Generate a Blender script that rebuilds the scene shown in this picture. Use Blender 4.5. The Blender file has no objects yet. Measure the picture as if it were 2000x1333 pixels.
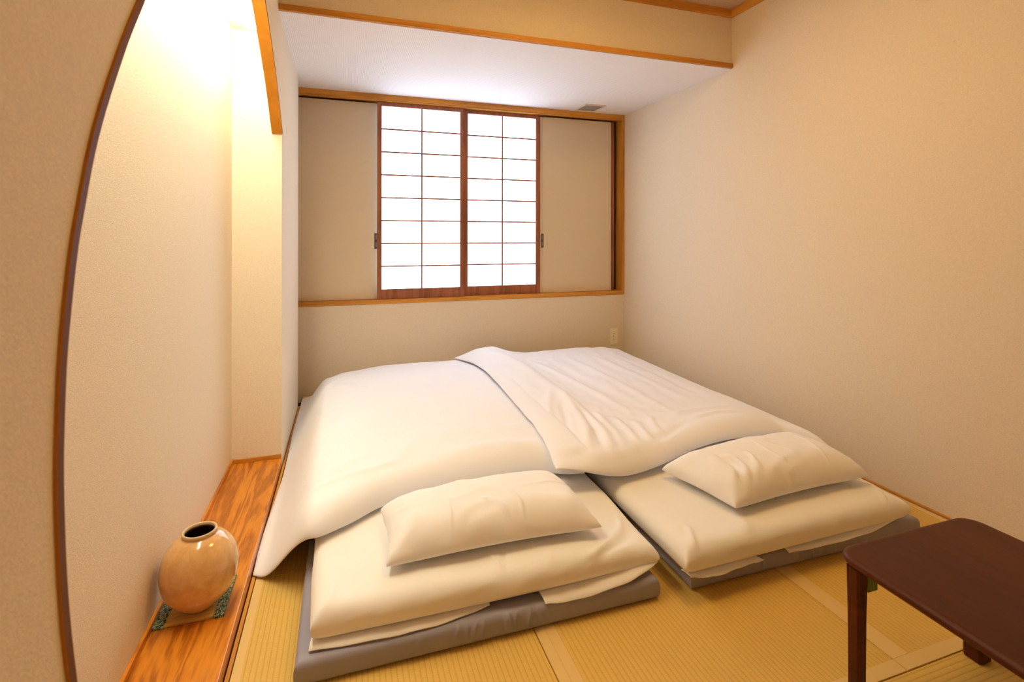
import bpy, bmesh, math, random
import numpy as np
from mathutils import Vector, Matrix, noise, geometry
random.seed(3)
scn = bpy.context.scene
COL = scn.collection

# ------------------------------------------------------------------ camera
cam_d = bpy.data.cameras.new('camera')
cam = bpy.data.objects.new('camera', cam_d)
COL.objects.link(cam)
F_PX, YAW, CX, HY = 993.73, 0.3215, 1004.3, 461.5
cam_d.sensor_width = 36.0
cam_d.lens = F_PX / 2000.0 * 36.0
cam_d.shift_x = -(CX - 1000.0) / 2000.0
cam_d.shift_y = -(666.5 - HY) / 2000.0
cam_d.clip_start = 0.02
cam.location = (0, 0, 1.2)
cam.rotation_euler = (math.pi / 2, -0.0012, -YAW)
cam_d.dof.use_dof = True
cam_d.dof.focus_distance = 2.9
cam_d.dof.aperture_fstop = 5.6
scn.camera = cam

# ------------------------------------------------------------------ light settings
LAMP_COL = (1.0, 0.62, 0.18)
ALC_COL = (1.0, 0.975, 0.77)
DAY_COL = (0.66, 0.80, 1.0)
E_PAPER = 4.1
E_ALCOVE = 62.0
E_CEIL = 18.5
w = bpy.data.worlds.new('world'); scn.world = w; w.use_nodes = True
w.node_tree.nodes['Background'].inputs[0].default_value = (0.6, 0.7, 1.0, 1)
w.node_tree.nodes['Background'].inputs[1].default_value = 0.3
scn.view_settings.view_transform = 'Standard'
scn.view_settings.look = 'None'
scn.view_settings.gamma = 1.0
scn.view_settings.use_curve_mapping = False
scn.view_settings.exposure = 0.0
try:
    scn.cycles.max_bounces = 10
    scn.cycles.filter_width = 1.2
    scn.cycles.diffuse_bounces = 7
    scn.cycles.sample_clamp_indirect = 6.0
except Exception:
    pass

# ------------------------------------------------------------------ material helpers
def new_mat(name, col, rough=0.6, spec=0.3):
    m = bpy.data.materials.new(name); m.use_nodes = True
    nt = m.node_tree; b = nt.nodes['Principled BSDF']
    b.inputs['Base Color'].default_value = (*col, 1)
    b.inputs['Roughness'].default_value = rough
    b.inputs['Specular IOR Level'].default_value = spec
    return m, nt, b

def N(nt, t, **k):
    n = nt.nodes.new(t)
    for a, v in k.items():
        if a.startswith('i_'): n.inputs[a[2:].replace('_', ' ')].default_value = v
        else: setattr(n, a, v)
    return n

def coords(nt, scale=(1, 1, 1), rot=(0, 0, 0)):
    tc = N(nt, 'ShaderNodeTexCoord'); mp = N(nt, 'ShaderNodeMapping')
    mp.inputs['Scale'].default_value = scale; mp.inputs['Rotation'].default_value = rot
    nt.links.new(tc.outputs['Object'], mp.inputs['Vector'])
    return mp.outputs['Vector']

def ramp(nt, fac, stops):
    r = N(nt, 'ShaderNodeValToRGB'); e = r.color_ramp.elements
    e[0].position, e[0].color = stops[0][0], (*stops[0][1], 1)
    e[1].position, e[1].color = stops[-1][0], (*stops[-1][1], 1)
    for p, c in stops[1:-1]:
        x = e.new(p); x.color = (*c, 1)
    nt.links.new(fac, r.inputs['Fac'])
    return r.outputs['Color']

def bump(nt, b, h, strength, dist):
    n = N(nt, 'ShaderNodeBump'); n.inputs['Strength'].default_value = strength
    n.inputs['Distance'].default_value = dist
    nt.links.new(h, n.inputs['Height']); nt.links.new(n.outputs['Normal'], b.inputs['Normal'])
    return n

def noise_tex(nt, vec, scale, detail=4, rough=0.6, dist=0.0):
    n = N(nt, 'ShaderNodeTexNoise'); n.inputs['Scale'].default_value = scale
    n.inputs['Detail'].default_value = detail; n.inputs['Roughness'].default_value = rough
    n.inputs['Distortion'].default_value = dist
    nt.links.new(vec, n.inputs['Vector']); return n.outputs['Fac']

def wallpaper(name, col, rough=0.75, scale=170, var=0.085):
    m, nt, b = new_mat(name, col, rough, 0.25)
    v = coords(nt)
    n1 = noise_tex(nt, v, scale, 3, 0.7, 1.2)
    c = ramp(nt, n1, [(0.3, tuple(x * (1 - var) for x in col)), (0.7, tuple(min(1, x * (1 + var)) for x in col))])
    nt.links.new(c, b.inputs['Base Color'])
    bump(nt, b, n1, 0.5, 0.003)
    return m

def woven(name, col, s=1.0, var=0.10):
    m, nt, b = new_mat(name, col, 0.7, 0.3)
    v = coords(nt)
    w1 = N(nt, 'ShaderNodeTexWave'); w1.bands_direction = 'Y'; w1.inputs['Scale'].default_value = 22 * s
    w1.inputs['Distortion'].default_value = 2.0; w1.inputs['Detail'].default_value = 2; w1.inputs['Detail Scale'].default_value = 6
    w2 = N(nt, 'ShaderNodeTexWave'); w2.bands_direction = 'X'; w2.inputs['Scale'].default_value = 30 * s
    w2.inputs['Distortion'].default_value = 2.5; w2.inputs['Detail'].default_value = 2
    nt.links.new(v, w1.inputs['Vector']); nt.links.new(v, w2.inputs['Vector'])
    w2s = N(nt, 'ShaderNodeMath', operation='MULTIPLY'); w2s.inputs[1].default_value = 0.35
    nt.links.new(w2.outputs['Fac'], w2s.inputs[0])
    mul = N(nt, 'ShaderNodeMath', operation='MULTIPLY_ADD'); mul.inputs[1].default_value = 0.65
    nt.links.new(w1.outputs['Fac'], mul.inputs[0]); nt.links.new(w2s.outputs[0], mul.inputs[2])
    c = ramp(nt, mul.outputs[0], [(0.0, tuple(x * (1 - var) for x in col)), (1.0, tuple(min(1, x * (1 + var * .5)) for x in col))])
    nt.links.new(c, b.inputs['Base Color'])
    bump(nt, b, mul.outputs[0], 0.5, 0.002)
    return m

def fabric(name, col, rough=0.8, var=0.02, bumpd=0.0006, sheen=0.15):
    m, nt, b = new_mat(name, col, rough, 0.2)
    v = coords(nt)
    n1 = noise_tex(nt, v, 900, 2, 0.6)
    n2 = noise_tex(nt, v, 4, 3, 0.5)
    c = ramp(nt, n2, [(0.35, tuple(x * (1 - var) for x in col)), (0.65, col)])
    nt.links.new(c, b.inputs['Base Color'])
    b.inputs['Sheen Weight'].default_value = sheen
    bump(nt, b, n1, 0.2, bumpd)
    return m

def wood(name, dark, mid, light, axis='Y', rough=0.45, scale=1.0, dist=3.0, spec=0.4, coat=0.0):
    m, nt, b = new_mat(name, mid, rough, spec)
    sc = {'X': (0.9, 9, 9), 'Y': (9, 0.9, 9), 'Z': (9, 9, 0.9)}[axis]
    v = coords(nt, tuple(q * scale for q in sc))
    n1 = noise_tex(nt, v, 1.3, 4, 0.55, 0.6)
    wv = N(nt, 'ShaderNodeMath', operation='MULTIPLY'); wv.inputs[1].default_value = 13.0 * dist / 3
    nt.links.new(n1, wv.inputs[0])
    fr = N(nt, 'ShaderNodeMath', operation='SINE'); nt.links.new(wv.outputs[0], fr.inputs[0])
    n2 = noise_tex(nt, v, 14, 3, 0.6)
    ad = N(nt, 'ShaderNodeMath', operation='MULTIPLY_ADD'); ad.inputs[1].default_value = 0.3
    nt.links.new(fr.outputs[0], ad.inputs[0]); nt.links.new(n2, ad.inputs[2])
    c = ramp(nt, ad.outputs[0], [(0.15, dark), (0.5, mid), (0.85, light)])
    nt.links.new(c, b.inputs['Base Color'])
    if coat: b.inputs['Coat Weight'].default_value = coat; b.inputs['Coat Roughness'].default_value = 0.15
    if dist > 3.5 or scale >= 1.0: bump(nt, b, ad.outputs[0], 0.12, 0.001)
    return m

def tatami(name, axis):
    m, nt, b = new_mat(name, (0.56, 0.36, 0.10), 0.62, 0.3)
    tc = N(nt, 'ShaderNodeTexCoord'); sep = N(nt, 'ShaderNodeSeparateXYZ')
    nt.links.new(tc.outputs['Object'], sep.inputs[0])
    across = sep.outputs['X'] if axis == 'Y' else sep.outputs['Y']
    mu = N(nt, 'ShaderNodeMath', operation='MULTIPLY'); mu.inputs[1].default_value = math.pi / 0.0153
    nt.links.new(across, mu.inputs[0])
    si = N(nt, 'ShaderNodeMath', operation='SINE'); nt.links.new(mu.outputs[0], si.inputs[0])
    ab = N(nt, 'ShaderNodeMath', operation='ABSOLUTE'); nt.links.new(si.outputs[0], ab.inputs[0])
    pw = N(nt, 'ShaderNodeMath', operation='POWER'); pw.inputs[1].default_value = 0.45; nt.links.new(ab.outputs[0], pw.inputs[0])
    v = coords(nt, (60, 700, 1) if axis == 'Y' else (700, 60, 1))
    n1 = noise_tex(nt, v, 1.0, 2, 0.5)
    v2 = coords(nt); n2 = noise_tex(nt, v2, 2.0, 3, 0.5)
    c1 = ramp(nt, pw.outputs[0], [(0.15, (0.60, 0.37, 0.075)), (0.8, (0.77, 0.51, 0.13))])
    mix = N(nt, 'ShaderNodeMix', data_type='RGBA', blend_type='MULTIPLY'); mix.inputs[0].default_value = 0.55
    c2 = ramp(nt, n1, [(0.3, (0.72, 0.72, 0.70)), (0.7, (1.0, 1.0, 1.0))])
    nt.links.new(c1, mix.inputs[6]); nt.links.new(c2, mix.inputs[7])
    mix2 = N(nt, 'ShaderNodeMix', data_type='RGBA', blend_type='MULTIPLY'); mix2.inputs[0].default_value = 0.5
    c3 = ramp(nt, n2, [(0.3, (0.86, 0.84, 0.80)), (0.7, (1, 1, 1))])
    nt.links.new(mix.outputs[2], mix2.inputs[6]); nt.links.new(c3, mix2.inputs[7])
    nt.links.new(mix2.outputs[2], b.inputs['Base Color'])
    ad = N(nt, 'ShaderNodeMath', operation='MULTIPLY_ADD'); ad.inputs[1].default_value = 0.25
    nt.links.new(n1, ad.inputs[0]); nt.links.new(pw.outputs[0], ad.inputs[2])
    bump(nt, b, ad.outputs[0], 0.4, 0.0015)
    return m

def emit(name, col, strength):
    m = bpy.data.materials.new(name); m.use_nodes = True
    nt = m.node_tree; b = nt.nodes['Principled BSDF']
    b.inputs['Base Color'].default_value = (0.8, 0.8, 0.78, 1)
    b.inputs['Emission Color'].default_value = (*col, 1)
    b.inputs['Emission Strength'].default_value = strength
    b.inputs['Roughness'].default_value = 0.7
    return m

WALL = (0.77, 0.67, 0.525)
M = {}
M['wall'] = wallpaper('cream_wallpaper', WALL)
M['panel'] = wallpaper('panel_wallpaper', (0.71, 0.59, 0.42), scale=180, var=0.035)
M['soffit'] = woven('woven_ceiling_paper', (0.88, 0.85, 0.86))
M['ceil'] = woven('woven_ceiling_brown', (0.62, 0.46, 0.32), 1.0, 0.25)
M['trim'] = wood('pale_orange_wood', (0.46, 0.185, 0.02), (0.56, 0.24, 0.03), (0.64, 0.29, 0.045), 'X', 0.5, 1.0)
M['trim_y'] = wood('pale_orange_wood_y', (0.48, 0.20, 0.025), (0.58, 0.26, 0.035), (0.66, 0.31, 0.05), 'Y', 0.5, 1.0)
M['trim_z'] = wood('pale_orange_wood_z', (0.44, 0.18, 0.02), (0.54, 0.23, 0.03), (0.62, 0.28, 0.04), 'Z', 0.5, 1.0)
M['trim_arch'] = wood('arch_lining_wood', (0.50, 0.20, 0.020), (0.53, 0.215, 0.023), (0.56, 0.23, 0.026), 'Z', 0.6, 0.9, 3.0, 0.08)
M['plank'] = wood('zelkova_board', (0.36, 0.105, 0.006), (0.53, 0.175, 0.010), (0.65, 0.235, 0.016), 'Y', 0.32, 1.0, 8.0, 0.5, 0.25)
M['shoji'] = wood('red_brown_cedar', (0.20, 0.065, 0.028), (0.27, 0.09, 0.04), (0.34, 0.12, 0.055), 'Z', 0.5, 1.3)
M['table'] = wood('dark_red_lacquer', (0.055, 0.010, 0.001), (0.072, 0.014, 0.0015), (0.09, 0.018, 0.002), 'Y', 0.42, 0.8, 1.5, 0.2, 0.0)
M['tatami_y'] = tatami('rush_weave_lengthwise', 'Y')
M['tatami_x'] = tatami('rush_weave_crosswise', 'X')
M['heri'] = fabric('mat_border_cloth', (0.74, 0.52, 0.20), 0.7, 0.04)
M['duvet'] = fabric('white_cotton', (0.88, 0.89, 0.95))
M['futon'] = fabric('cream_cotton', (0.88, 0.865, 0.85), 0.8)
M['pillow'] = fabric('pillow_cotton', (0.90, 0.895, 0.92), 0.8)
M['foam'] = fabric('grey_cover', (0.33, 0.32, 0.40), 0.5, 0.05, 0.0006, 0.05)
M['paper'] = emit('backlit_shoji_paper', DAY_COL, E_PAPER)
M['alcove_lamp'] = emit('warm_lamp_cover', ALC_COL, E_ALCOVE)
M['ceil_lamp'] = emit('warm_ceiling_lamp', LAMP_COL, E_CEIL)
M['black'] = new_mat('black_metal', (0.02, 0.018, 0.018), 0.4, 0.5)[0]
M['bronze'] = new_mat('dark_bronze', (0.09, 0.06, 0.05), 0.35, 0.5)[0]
M['bronze2'] = new_mat('worn_bronze', (0.22, 0.17, 0.15), 0.35, 0.5)[0]
M['gap'] = new_mat('dark_gap', (0.05, 0.035, 0.025), 0.9, 0.1)[0]
M['plastic'] = new_mat('ivory_plastic', (0.88, 0.78, 0.60), 0.4, 0.4)[0]
M['plastic_dark'] = new_mat('slot_dark', (0.34, 0.24, 0.15), 0.6, 0.3)[0]
M['vent_grey'] = new_mat('vent_grey', (0.36, 0.32, 0.27), 0.6, 0.3)[0]
M['vent_frame'] = new_mat('vent_frame_beige', (0.70, 0.58, 0.47), 0.5, 0.3)[0]
M['green_label'] = new_mat('green_sticker', (0.16, 0.24, 0.03), 0.5, 0.3)[0]
M['white_plastic'] = new_mat('lamp_base_white', (0.8, 0.78, 0.72), 0.5, 0.3)[0]

def vase_glaze():
    m, nt, b = new_mat('apricot_glaze', (0.6, 0.38, 0.2), 0.16, 0.5)
    v = coords(nt); n1 = noise_tex(nt, v, 38, 5, 0.7); n2 = noise_tex(nt, v, 7, 3, 0.5)
    c1 = ramp(nt, n1, [(0.32, (0.66, 0.37, 0.14)), (0.5, (0.72, 0.43, 0.175)), (0.72, (0.78, 0.50, 0.23))])
    c2 = ramp(nt, n2, [(0.3, (0.86, 0.80, 0.74)), (0.7, (1, 1, 1))])
    mx = N(nt, 'ShaderNodeMix', data_type='RGBA', blend_type='MULTIPLY'); mx.inputs[0].default_value = 1
    nt.links.new(c1, mx.inputs[6]); nt.links.new(c2, mx.inputs[7])
    nt.links.new(mx.outputs[2], b.inputs['Base Color'])
    b.inputs['Coat Weight'].default_value = 0.6; b.inputs['Coat Roughness'].default_value = 0.06
    return m
M['vase'] = vase_glaze()
M['vase_in'] = new_mat('vase_inside', (0.10, 0.045, 0.02), 0.5, 0.3)[0]
M['vase_rim'] = new_mat('vase_rim_glaze', (0.62, 0.44, 0.26), 0.2, 0.5)[0]

def brocade():
    m, nt, b = new_mat('green_brocade', (0.1, 0.2, 0.12), 0.6, 0.3)
    v = coords(nt)
    vo = N(nt, 'ShaderNodeTexVoronoi'); vo.inputs['Scale'].default_value = 330; nt.links.new(v, vo.inputs['Vector'])
    c = ramp(nt, vo.outputs['Color'], [(0.3, (0.012, 0.045, 0.035)), (0.5, (0.06, 0.16, 0.09)), (0.72, (0.42, 0.46, 0.26))])
    nt.links.new(c, b.inputs['Base Color']); return m
M['brocade'] = brocade()

# ------------------------------------------------------------------ mesh helpers
def link_mesh(name, verts, faces, mat, parent=None, smooth=False, loc=None):
    me = bpy.data.meshes.new(name)
    off = Vector((0, 0, 0))
    p = parent
    while p is not None:
        off += Vector(p.location); p = p.parent
    if loc is not None: off += Vector(loc)
    me.from_pydata([tuple(Vector(v) - off) for v in verts], [], faces)
    me.materials.append(mat)
    me.validate()
    bm = bmesh.new(); bm.from_mesh(me); bmesh.ops.recalc_face_normals(bm, faces=bm.faces); bm.to_mesh(me); bm.free()
    if smooth:
        for q in me.polygons: q.use_smooth = True
    o = bpy.data.objects.new(name, me); COL.objects.link(o)
    if parent is not None: o.parent = parent
    if loc is not None: o.location = loc
    return o

def thing(name, label, cat, loc=(0, 0, 0), group=None):
    o = bpy.data.objects.new(name, None); COL.objects.link(o); o.location = loc
    o.empty_display_size = 0.1
    o['label'] = label; o['category'] = cat
    if group: o['group'] = group
    return o

def struct(o, label=None):
    o['kind'] = 'structure'
    if label: o['label'] = label
    return o

class MB:
    def __init__(s): s.v = []; s.f = []
    def add(s, v, f):
        n = len(s.v); s.v += [tuple(x) for x in v]; s.f += [tuple(i + n for i in q) for q in f]; return s
    def box(s, x0, x1, y0, y1, z0, z1, bev=0.0):
        if bev <= 0:
            v = [(x, y, z) for z in (z0, z1) for y in (y0, y1) for x in (x0, x1)]
            return s.add(v, [(0, 2, 3, 1), (4, 5, 7, 6), (0, 1, 5, 4), (2, 6, 7, 3), (0, 4, 6, 2), (1, 3, 7, 5)])
        bm = bmesh.new()
        vs = [bm.verts.new((x, y, z)) for z in (z0, z1) for y in (y0, y1) for x in (x0, x1)]
        for q in [(0, 2, 3, 1), (4, 5, 7, 6), (0, 1, 5, 4), (2, 6, 7, 3), (0, 4, 6, 2), (1, 3, 7, 5)]:
            bm.faces.new([vs[i] for i in q])
        bmesh.ops.bevel(bm, geom=bm.edges[:], offset=bev, segments=2, profile=0.5, affect='EDGES')
        bm.verts.index_update()
        s.add([v.co[:] for v in bm.verts], [tuple(v.index for v in f.verts) for f in bm.faces]); bm.free(); return s
    def build(s, name, mat, parent=None, smooth=False, loc=None):
        return link_mesh(name, s.v, s.f, mat, parent, smooth, loc)

def box(name, mat, x0, x1, y0, y1, z0, z1, parent=None, bev=0.0):
    return MB().box(x0, x1, y0, y1, z0, z1, bev).build(name, mat, parent)

# ------------------------------------------------------------------ room dimensions
XL, XR, YB = -0.310, 2.434, 4.1125        # left wall, right wall, back wall
ZS, ZC = 2.310, 2.695                     # low ceiling, high ceiling
YBEAM = 2.7457
YE = 2.887                                # end of the alcove opening
XA = -0.541                               # alcove back face
YF = -1.20                                # wall behind the camera
YP = 3.87                                 # end of left wall

# floor with tatami
floor = struct(box('floor', M['gap'], -0.7, 2.6, YF - 0.1, 4.3, -0.12, -0.052))
def mat_piece(x0, x1, y0, y1, axis, borders):
    g = 0.0012
    o = box('tatami_mat', M['tatami_' + axis], x0 + g, x1 - g, y0 + g, y1 - g, -0.05, 0.0, floor, 0.0015)
    for (a, b, c, d) in borders:
        box('edge_cloth', M['heri'], a, b, c, d, -0.001, 0.0009, o, 0.0004)
    return o
J1, J2, XH = 0.548, 1.4765, 2.425
YR, YQ = 0.988, 1.967
mat_piece(-0.294, J1, YR, YQ, 'y', [(-0.292, -0.267, YR + .002, YQ - .002)])
mat_piece(-0.294, J1, YQ, 4.10, 'y', [(-0.292, -0.267, YQ + .002, 4.09)])
mat_piece(J1, J2, YR, 2.93, 'y', [(J1 + .002, 0.580, YR + .042, 2.92), (0.581, 0.612, YR + .042, 2.92), (J1 + .002, J2 - .002, YR + .002, YR + .041)])
mat_piece(J2, XH, YR, 2.93, 'y', [(J2 + .002, 1.538, YR + .042, 2.92), (J2 + .002, XH - .002, YR + .002, YR + .041), (2.388, XH - .002, YR + .042, 2.92)])
mat_piece(J1, XH, 2.93, 4.10, 'x', [(2.388, XH - .002, 2.94, 4.09)])
mat_piece(-0.294, J1, YF + .02, YR, 'y', [])
mat_piece(J1, XH, 0.02, YR, 'x', [])
mat_piece(J1, XH, YF + .02, 0.02, 'x', [])

# walls
struct(box('wall_right', M['wall'], XR, XR + 0.1, YF, 4.3, -0.05, ZC + 0.05))
struct(box('wall_front', M['wall'], -0.7, XR + 0.1, YF - 0.1, YF, -0.05, ZC + 0.05))
wb = struct(MB().box(-0.62, XR, YB, YB + 0.16, -0.05, 0.667).box(-0.62, XR, YB + 0.16, YB + 0.2, -0.05, 2.5).build('wall_back', M['wall']))
# left wall with the arched opening (one concave outline in Y,Z)
near = [(1.03, 0.0), (0.93, 0.16), (0.855, 0.32), (0.792, 0.48), (0.755, 0.60), (0.738, 0.671), (0.723, 0.751), (0.714, 0.827), (0.709, 0.917),
        (0.710, 0.974), (0.715, 1.048), (0.726, 1.117), (0.742, 1.188), (0.761, 1.244), (0.786, 1.311), (0.818, 1.374),
        (0.857, 1.438), (0.900, 1.504), (0.951, 1.573), (1.04, 1.69), (1.15, 1.81), (1.28, 1.93), (1.43, 2.035), (1.60, 2.12),
        (1.78, 2.175), (1.94, 2.195), (2.08, 2.195), (2.19, 2.178), (2.284, 2.150), (2.387, 2.096), (2.47, 2.05), (2.552, 1.998), (2.62, 1.955),
        (2.682, 1.907), (2.75, 1.855), (2.805, 1.805), (2.85, 1.765), (YE, 1.735)]
# smooth the outline
def catmull(P, k=4):
    out = []
    for i in range(len(P) - 1):
        p0 = P[max(i - 1, 0)]; p1 = P[i]; p2 = P[i + 1]; p3 = P[min(i + 2, len(P) - 1)]
        for j in range(k):
            t = j / k
            out.append(tuple(0.5 * ((2 * p1[d]) + (-p0[d] + p2[d]) * t + (2 * p0[d] - 5 * p1[d] + 4 * p2[d] - p3[d]) * t * t +
                                    (-p0[d] + 3 * p1[d] - 3 * p2[d] + p3[d]) * t ** 3) for d in range(len(p1))))
    out.append(P[-1]); return out
arch = catmull(near, 3)
poly = [(YF, -0.05), (1.03, -0.05)] + arch + [(YE, ZC + 0.05), (YF, ZC + 0.05)]
def slab_yz(poly, x0, x1):
    n = len(poly)
    tris = geometry.tessellate_polygon([[Vector((0, a, b)) for a, b in poly]])
    v = [(x0, a, b) for a, b in poly] + [(x1, a, b) for a, b in poly]
    f = [tuple(t) for t in tris] + [tuple(i + n for i in reversed(t)) for t in tris]
    f += [(i, (i + 1) % n, (i + 1) % n + n, i + n) for i in range(n)]
    return v, f
wl = MB(); wl.add(*slab_yz(poly, XL - 0.045, XL))
wl.box(-0.66, XL, YE, YP, -0.05, ZC + 0.05)
wl.box(-0.70, -0.62, YP - .02, 4.3, -0.05, ZC + 0.05)
struct(wl.build('wall_left', M['wall']))
# alcove shell behind the arch
al = MB()
al.box(-0.62, XA, 0.45, YE, -0.05, ZC)                       # back
al.box(-0.62, XL - 0.045, 0.40, 0.50, -0.05, ZC)             # near end
al.box(-0.62, XL - 0.045, 0.45, YE, 2.246, 2.30)             # lid
struct(al.build('wall_alcove', M['wall']))

# wooden lining of the arch
def arch_trim():
    mb = MB(); inner = []
    pts = arch
    n = len(pts)
    ring = []
    for i, (y, z) in enumerate(pts):
        a = pts[max(i - 1, 0)]; b = pts[min(i + 1, n - 1)]
        ty, tz = b[0] - a[0], b[1] - a[1]; L = math.hypot(ty, tz); ty /= L; tz /= L
        ny, nz = tz, -ty                     # towards the opening
        t = 0.010
        ring.append([(XL + 0.004, y - ny * 0.004, z - nz * 0.004), (XL + 0.004, y + ny * t, z + nz * t),
                     (XL - 0.047, y + ny * t, z + nz * t), (XL - 0.047, y - ny * 0.004, z - nz * 0.004)])
    v = [p for r in ring for p in r]
    f = []
    for i in range(n - 1):
        for j in range(4):
            a = i * 4 + j; b = i * 4 + (j + 1) % 4
            f.append((a, b, b + 4, a + 4))
    f += [(0, 1, 2, 3), ((n - 1) * 4 + 3, (n - 1) * 4 + 2, (n - 1) * 4 + 1, (n - 1) * 4)]
    return mb.add(v, f)
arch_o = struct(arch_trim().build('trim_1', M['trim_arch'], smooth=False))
arch_o.data.materials.append(new_mat('painted_edge_shade', (0.16, 0.055, 0.012), 0.6, 0.15)[0])
for pg in arch_o.data.polygons:      # the narrow face towards the room has shade painted in as darker brown
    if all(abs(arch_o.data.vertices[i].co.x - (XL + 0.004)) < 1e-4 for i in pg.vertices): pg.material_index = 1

# alcove floor board, sill strip and baseboards
ZP = 0.048
board = MB().box(XA + 0.002, XL + 0.001, 0.50, YE - 0.001, 0.0, ZP, 0.003)
struct(board.build('trim_2', M['plank']))
struct(box('trim_3', M['trim_y'], XL + 0.004, -0.295, YF + .01, YP, -0.05, 0.003))
bb = MB().box(XA, XA + 0.010, 0.5, YE, ZP + 0.0003, ZP + 0.022, 0.001)
struct(bb.build('baseboard_left', M['plank']))
struct(MB().box(XA + .010, XL - 0.001, YE - 0.009, YE, ZP + 0.0003, ZP + 0.020, 0.001).build('baseboard_alcove', M['trim']))
struct(MB().box(XR - 0.008, XR, YF, YB, 0.0, 0.010, 0.001).build('baseboard_right', M['trim_y']))

# ceilings and beam
struct(MB().box(-0.66, XR, YBEAM + 0.002, 4.3, ZS, ZS + 0.05).build('ceiling_low', M['soffit']))
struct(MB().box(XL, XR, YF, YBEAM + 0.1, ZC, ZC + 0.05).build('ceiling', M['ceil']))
struct(MB().box(XL, XR, YBEAM, YBEAM + 0.06, ZS + 0.006, ZC).build('wall_beam', M['wall']))
struct(MB().box(XL, XR, YBEAM - 0.012, YBEAM + 0.012, ZS + 0.004, ZS + 0.034, 0.001).build('trim_4', M['trim']))
struct(MB().box(XL, XR, YBEAM - 0.022, YBEAM, 2.6455, ZC, 0.001).build('trim_5', M['trim']))
struct(MB().box(XR - 0.022, XR, YF, YBEAM - 0.022, 2.6455, ZC, 0.001).build('trim_6', M['trim_y']))
struct(MB().box(XL, XL + 0.022, YF, YBEAM - 0.022, 2.6455, ZC, 0.001).build('trim_7', M['trim_y']))

# window frame
ZW0, ZW1 = 0.667, 2.259
win = thing('window_1', 'shoji', 'window'); del win['label']; del win['category']; win['kind'] = 'structure'
fr = MB()
fr.box(-0.62, XR - 0.001, YB - 0.006, YB + 0.13, ZW0, 0.700, 0.001)
fr.build('sill', M['trim'], win)
fr = MB()
fr.box(-0.62, XR - 0.001, YB - 0.006, YB + 0.022, ZW1 + 0.010, ZS, 0.001)
fr.box(-0.62, XR - 0.001, YB - 0.002, YB + 0.028, ZW1, ZW1 + 0.010, 0.001)
fr.box(-0.62, XR - 0.001, YB + 0.034, YB + 0.13, ZW1 + 0.012, ZS)
fr.build('head_rail', M['trim'], win)
MB().box(2.410, XR - 0.001, YB - 0.007, YB + 0.13, 0.690, ZW1 + 0.012, 0.001).build('jamb', M['trim_z'], win)
MB().box(2.3425, 2.372, YB + 0.075, YB + 0.10, 0.700, ZW1, 0.001).build('inner_frame', M['shoji'], win)
MB().box(-0.62, 2.41, YB + 0.118, YB + 0.15, 0.690, ZS).build('backing_board', M['gap'], win)

# shoji screens
def shoji(x0, x1, yf, label, stile_l, stile_r):
    t = thing('shoji_screen', label, 'screen', ((x0 + x1) / 2, yf, 0.7005), 'paper shoji screens in the window')
    y0, y1 = yf, yf + 0.024
    z0, z1 = 0.7005, 2.2585
    zb, zt = 0.779, 2.226
    MB().box(x0, x0 + stile_l, y0, y1, z0, z1, 0.0012).build('stile', M['shoji'], t)
    MB().box(x1 - stile_r, x1, y0, y1, z0, z1, 0.0012).build('stile', M['shoji'], t)
    MB().box(x0 + stile_l, x1 - stile_r, y0 + .002, y1, z0, zb, 0.0012).build('bottom_rail', M['shoji'], t)
    MB().box(x0 + stile_l, x1 - stile_r, y0 + .002, y1, zt, z1, 0.0012).build('top_rail', M['shoji'], t)
    xa, xb = x0 + stile_l, x1 - stile_r
    xm = (xa + xb) / 2
    MB().box(xm - 0.005, xm + 0.005, y0 + 0.008, y0 + 0.0155, zb, zt).build('muntin', M['shoji'], t)
    for i in range(1, 8):
        z = zb + (zt - zb) * i / 8
        MB().box(xa, xb, y0 + 0.007, y0 + 0.0145, z - 0.005, z + 0.005).build('muntin', M['shoji'], t)
    # paper panes
    for i in range(8):
        for (a, b) in ((xa - 0.003, xm), (xm, xb + 0.003)):
            za = zb + (zt - zb) * i / 8 - (0.003 if i == 0 else 0); zc = zb + (zt - zb) * (i + 1) / 8 + (0.003 if i == 7 else 0)
            MB().box(a, b, y0 + 0.016, y0 + 0.0175, za, zc).build('paper_pane', M['paper'], t)
    return t
shoji(0.242, 0.939, YB + 0.012, 'left shoji screen of red-brown wood with glowing white paper panes', 0.034, 0.034)
shoji(0.935, 1.622, YB + 0.0395, 'right shoji screen of red-brown wood beside the wider wallpapered panel end', 0.040, 0.038)

# wallpapered sliding panels
def panel(x0, x1, yf, label, px, flip):
    t = thing('sliding_panel', label, 'panel', ((x0 + x1) / 2, yf, 0.7005), 'wallpapered sliding panels beside the shoji')
    MB().box(x0, x1, yf, yf + 0.020, 0.7005, 2.2545, 0.003).build('board', M['panel'], t)
    q = MB().box(px - 0.013, px + 0.013, yf - 0.0015, yf + 0.004, 1.098, 1.222, 0.0008).build('finger_pull', M['bronze'], t)
    MB().box(px - 0.006, px + 0.006, yf - 0.0022, yf + 0.003, 1.112, 1.150).build('pull_inset', M['bronze2'], q)
    MB().box(px - 0.006, px + 0.006, yf - 0.0022, yf + 0.003, 1.170, 1.208).build('pull_inset', M['bronze2'], q)
panel(-0.60, 0.272, YB + 0.0655, 'plain beige wallpapered sliding panel left of the shoji screens', 0.236, 1)
panel(1.588, 2.335, YB + 0.0655, 'plain beige wallpapered sliding panel right of the shoji, by the corner', 1.652, -1)

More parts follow.
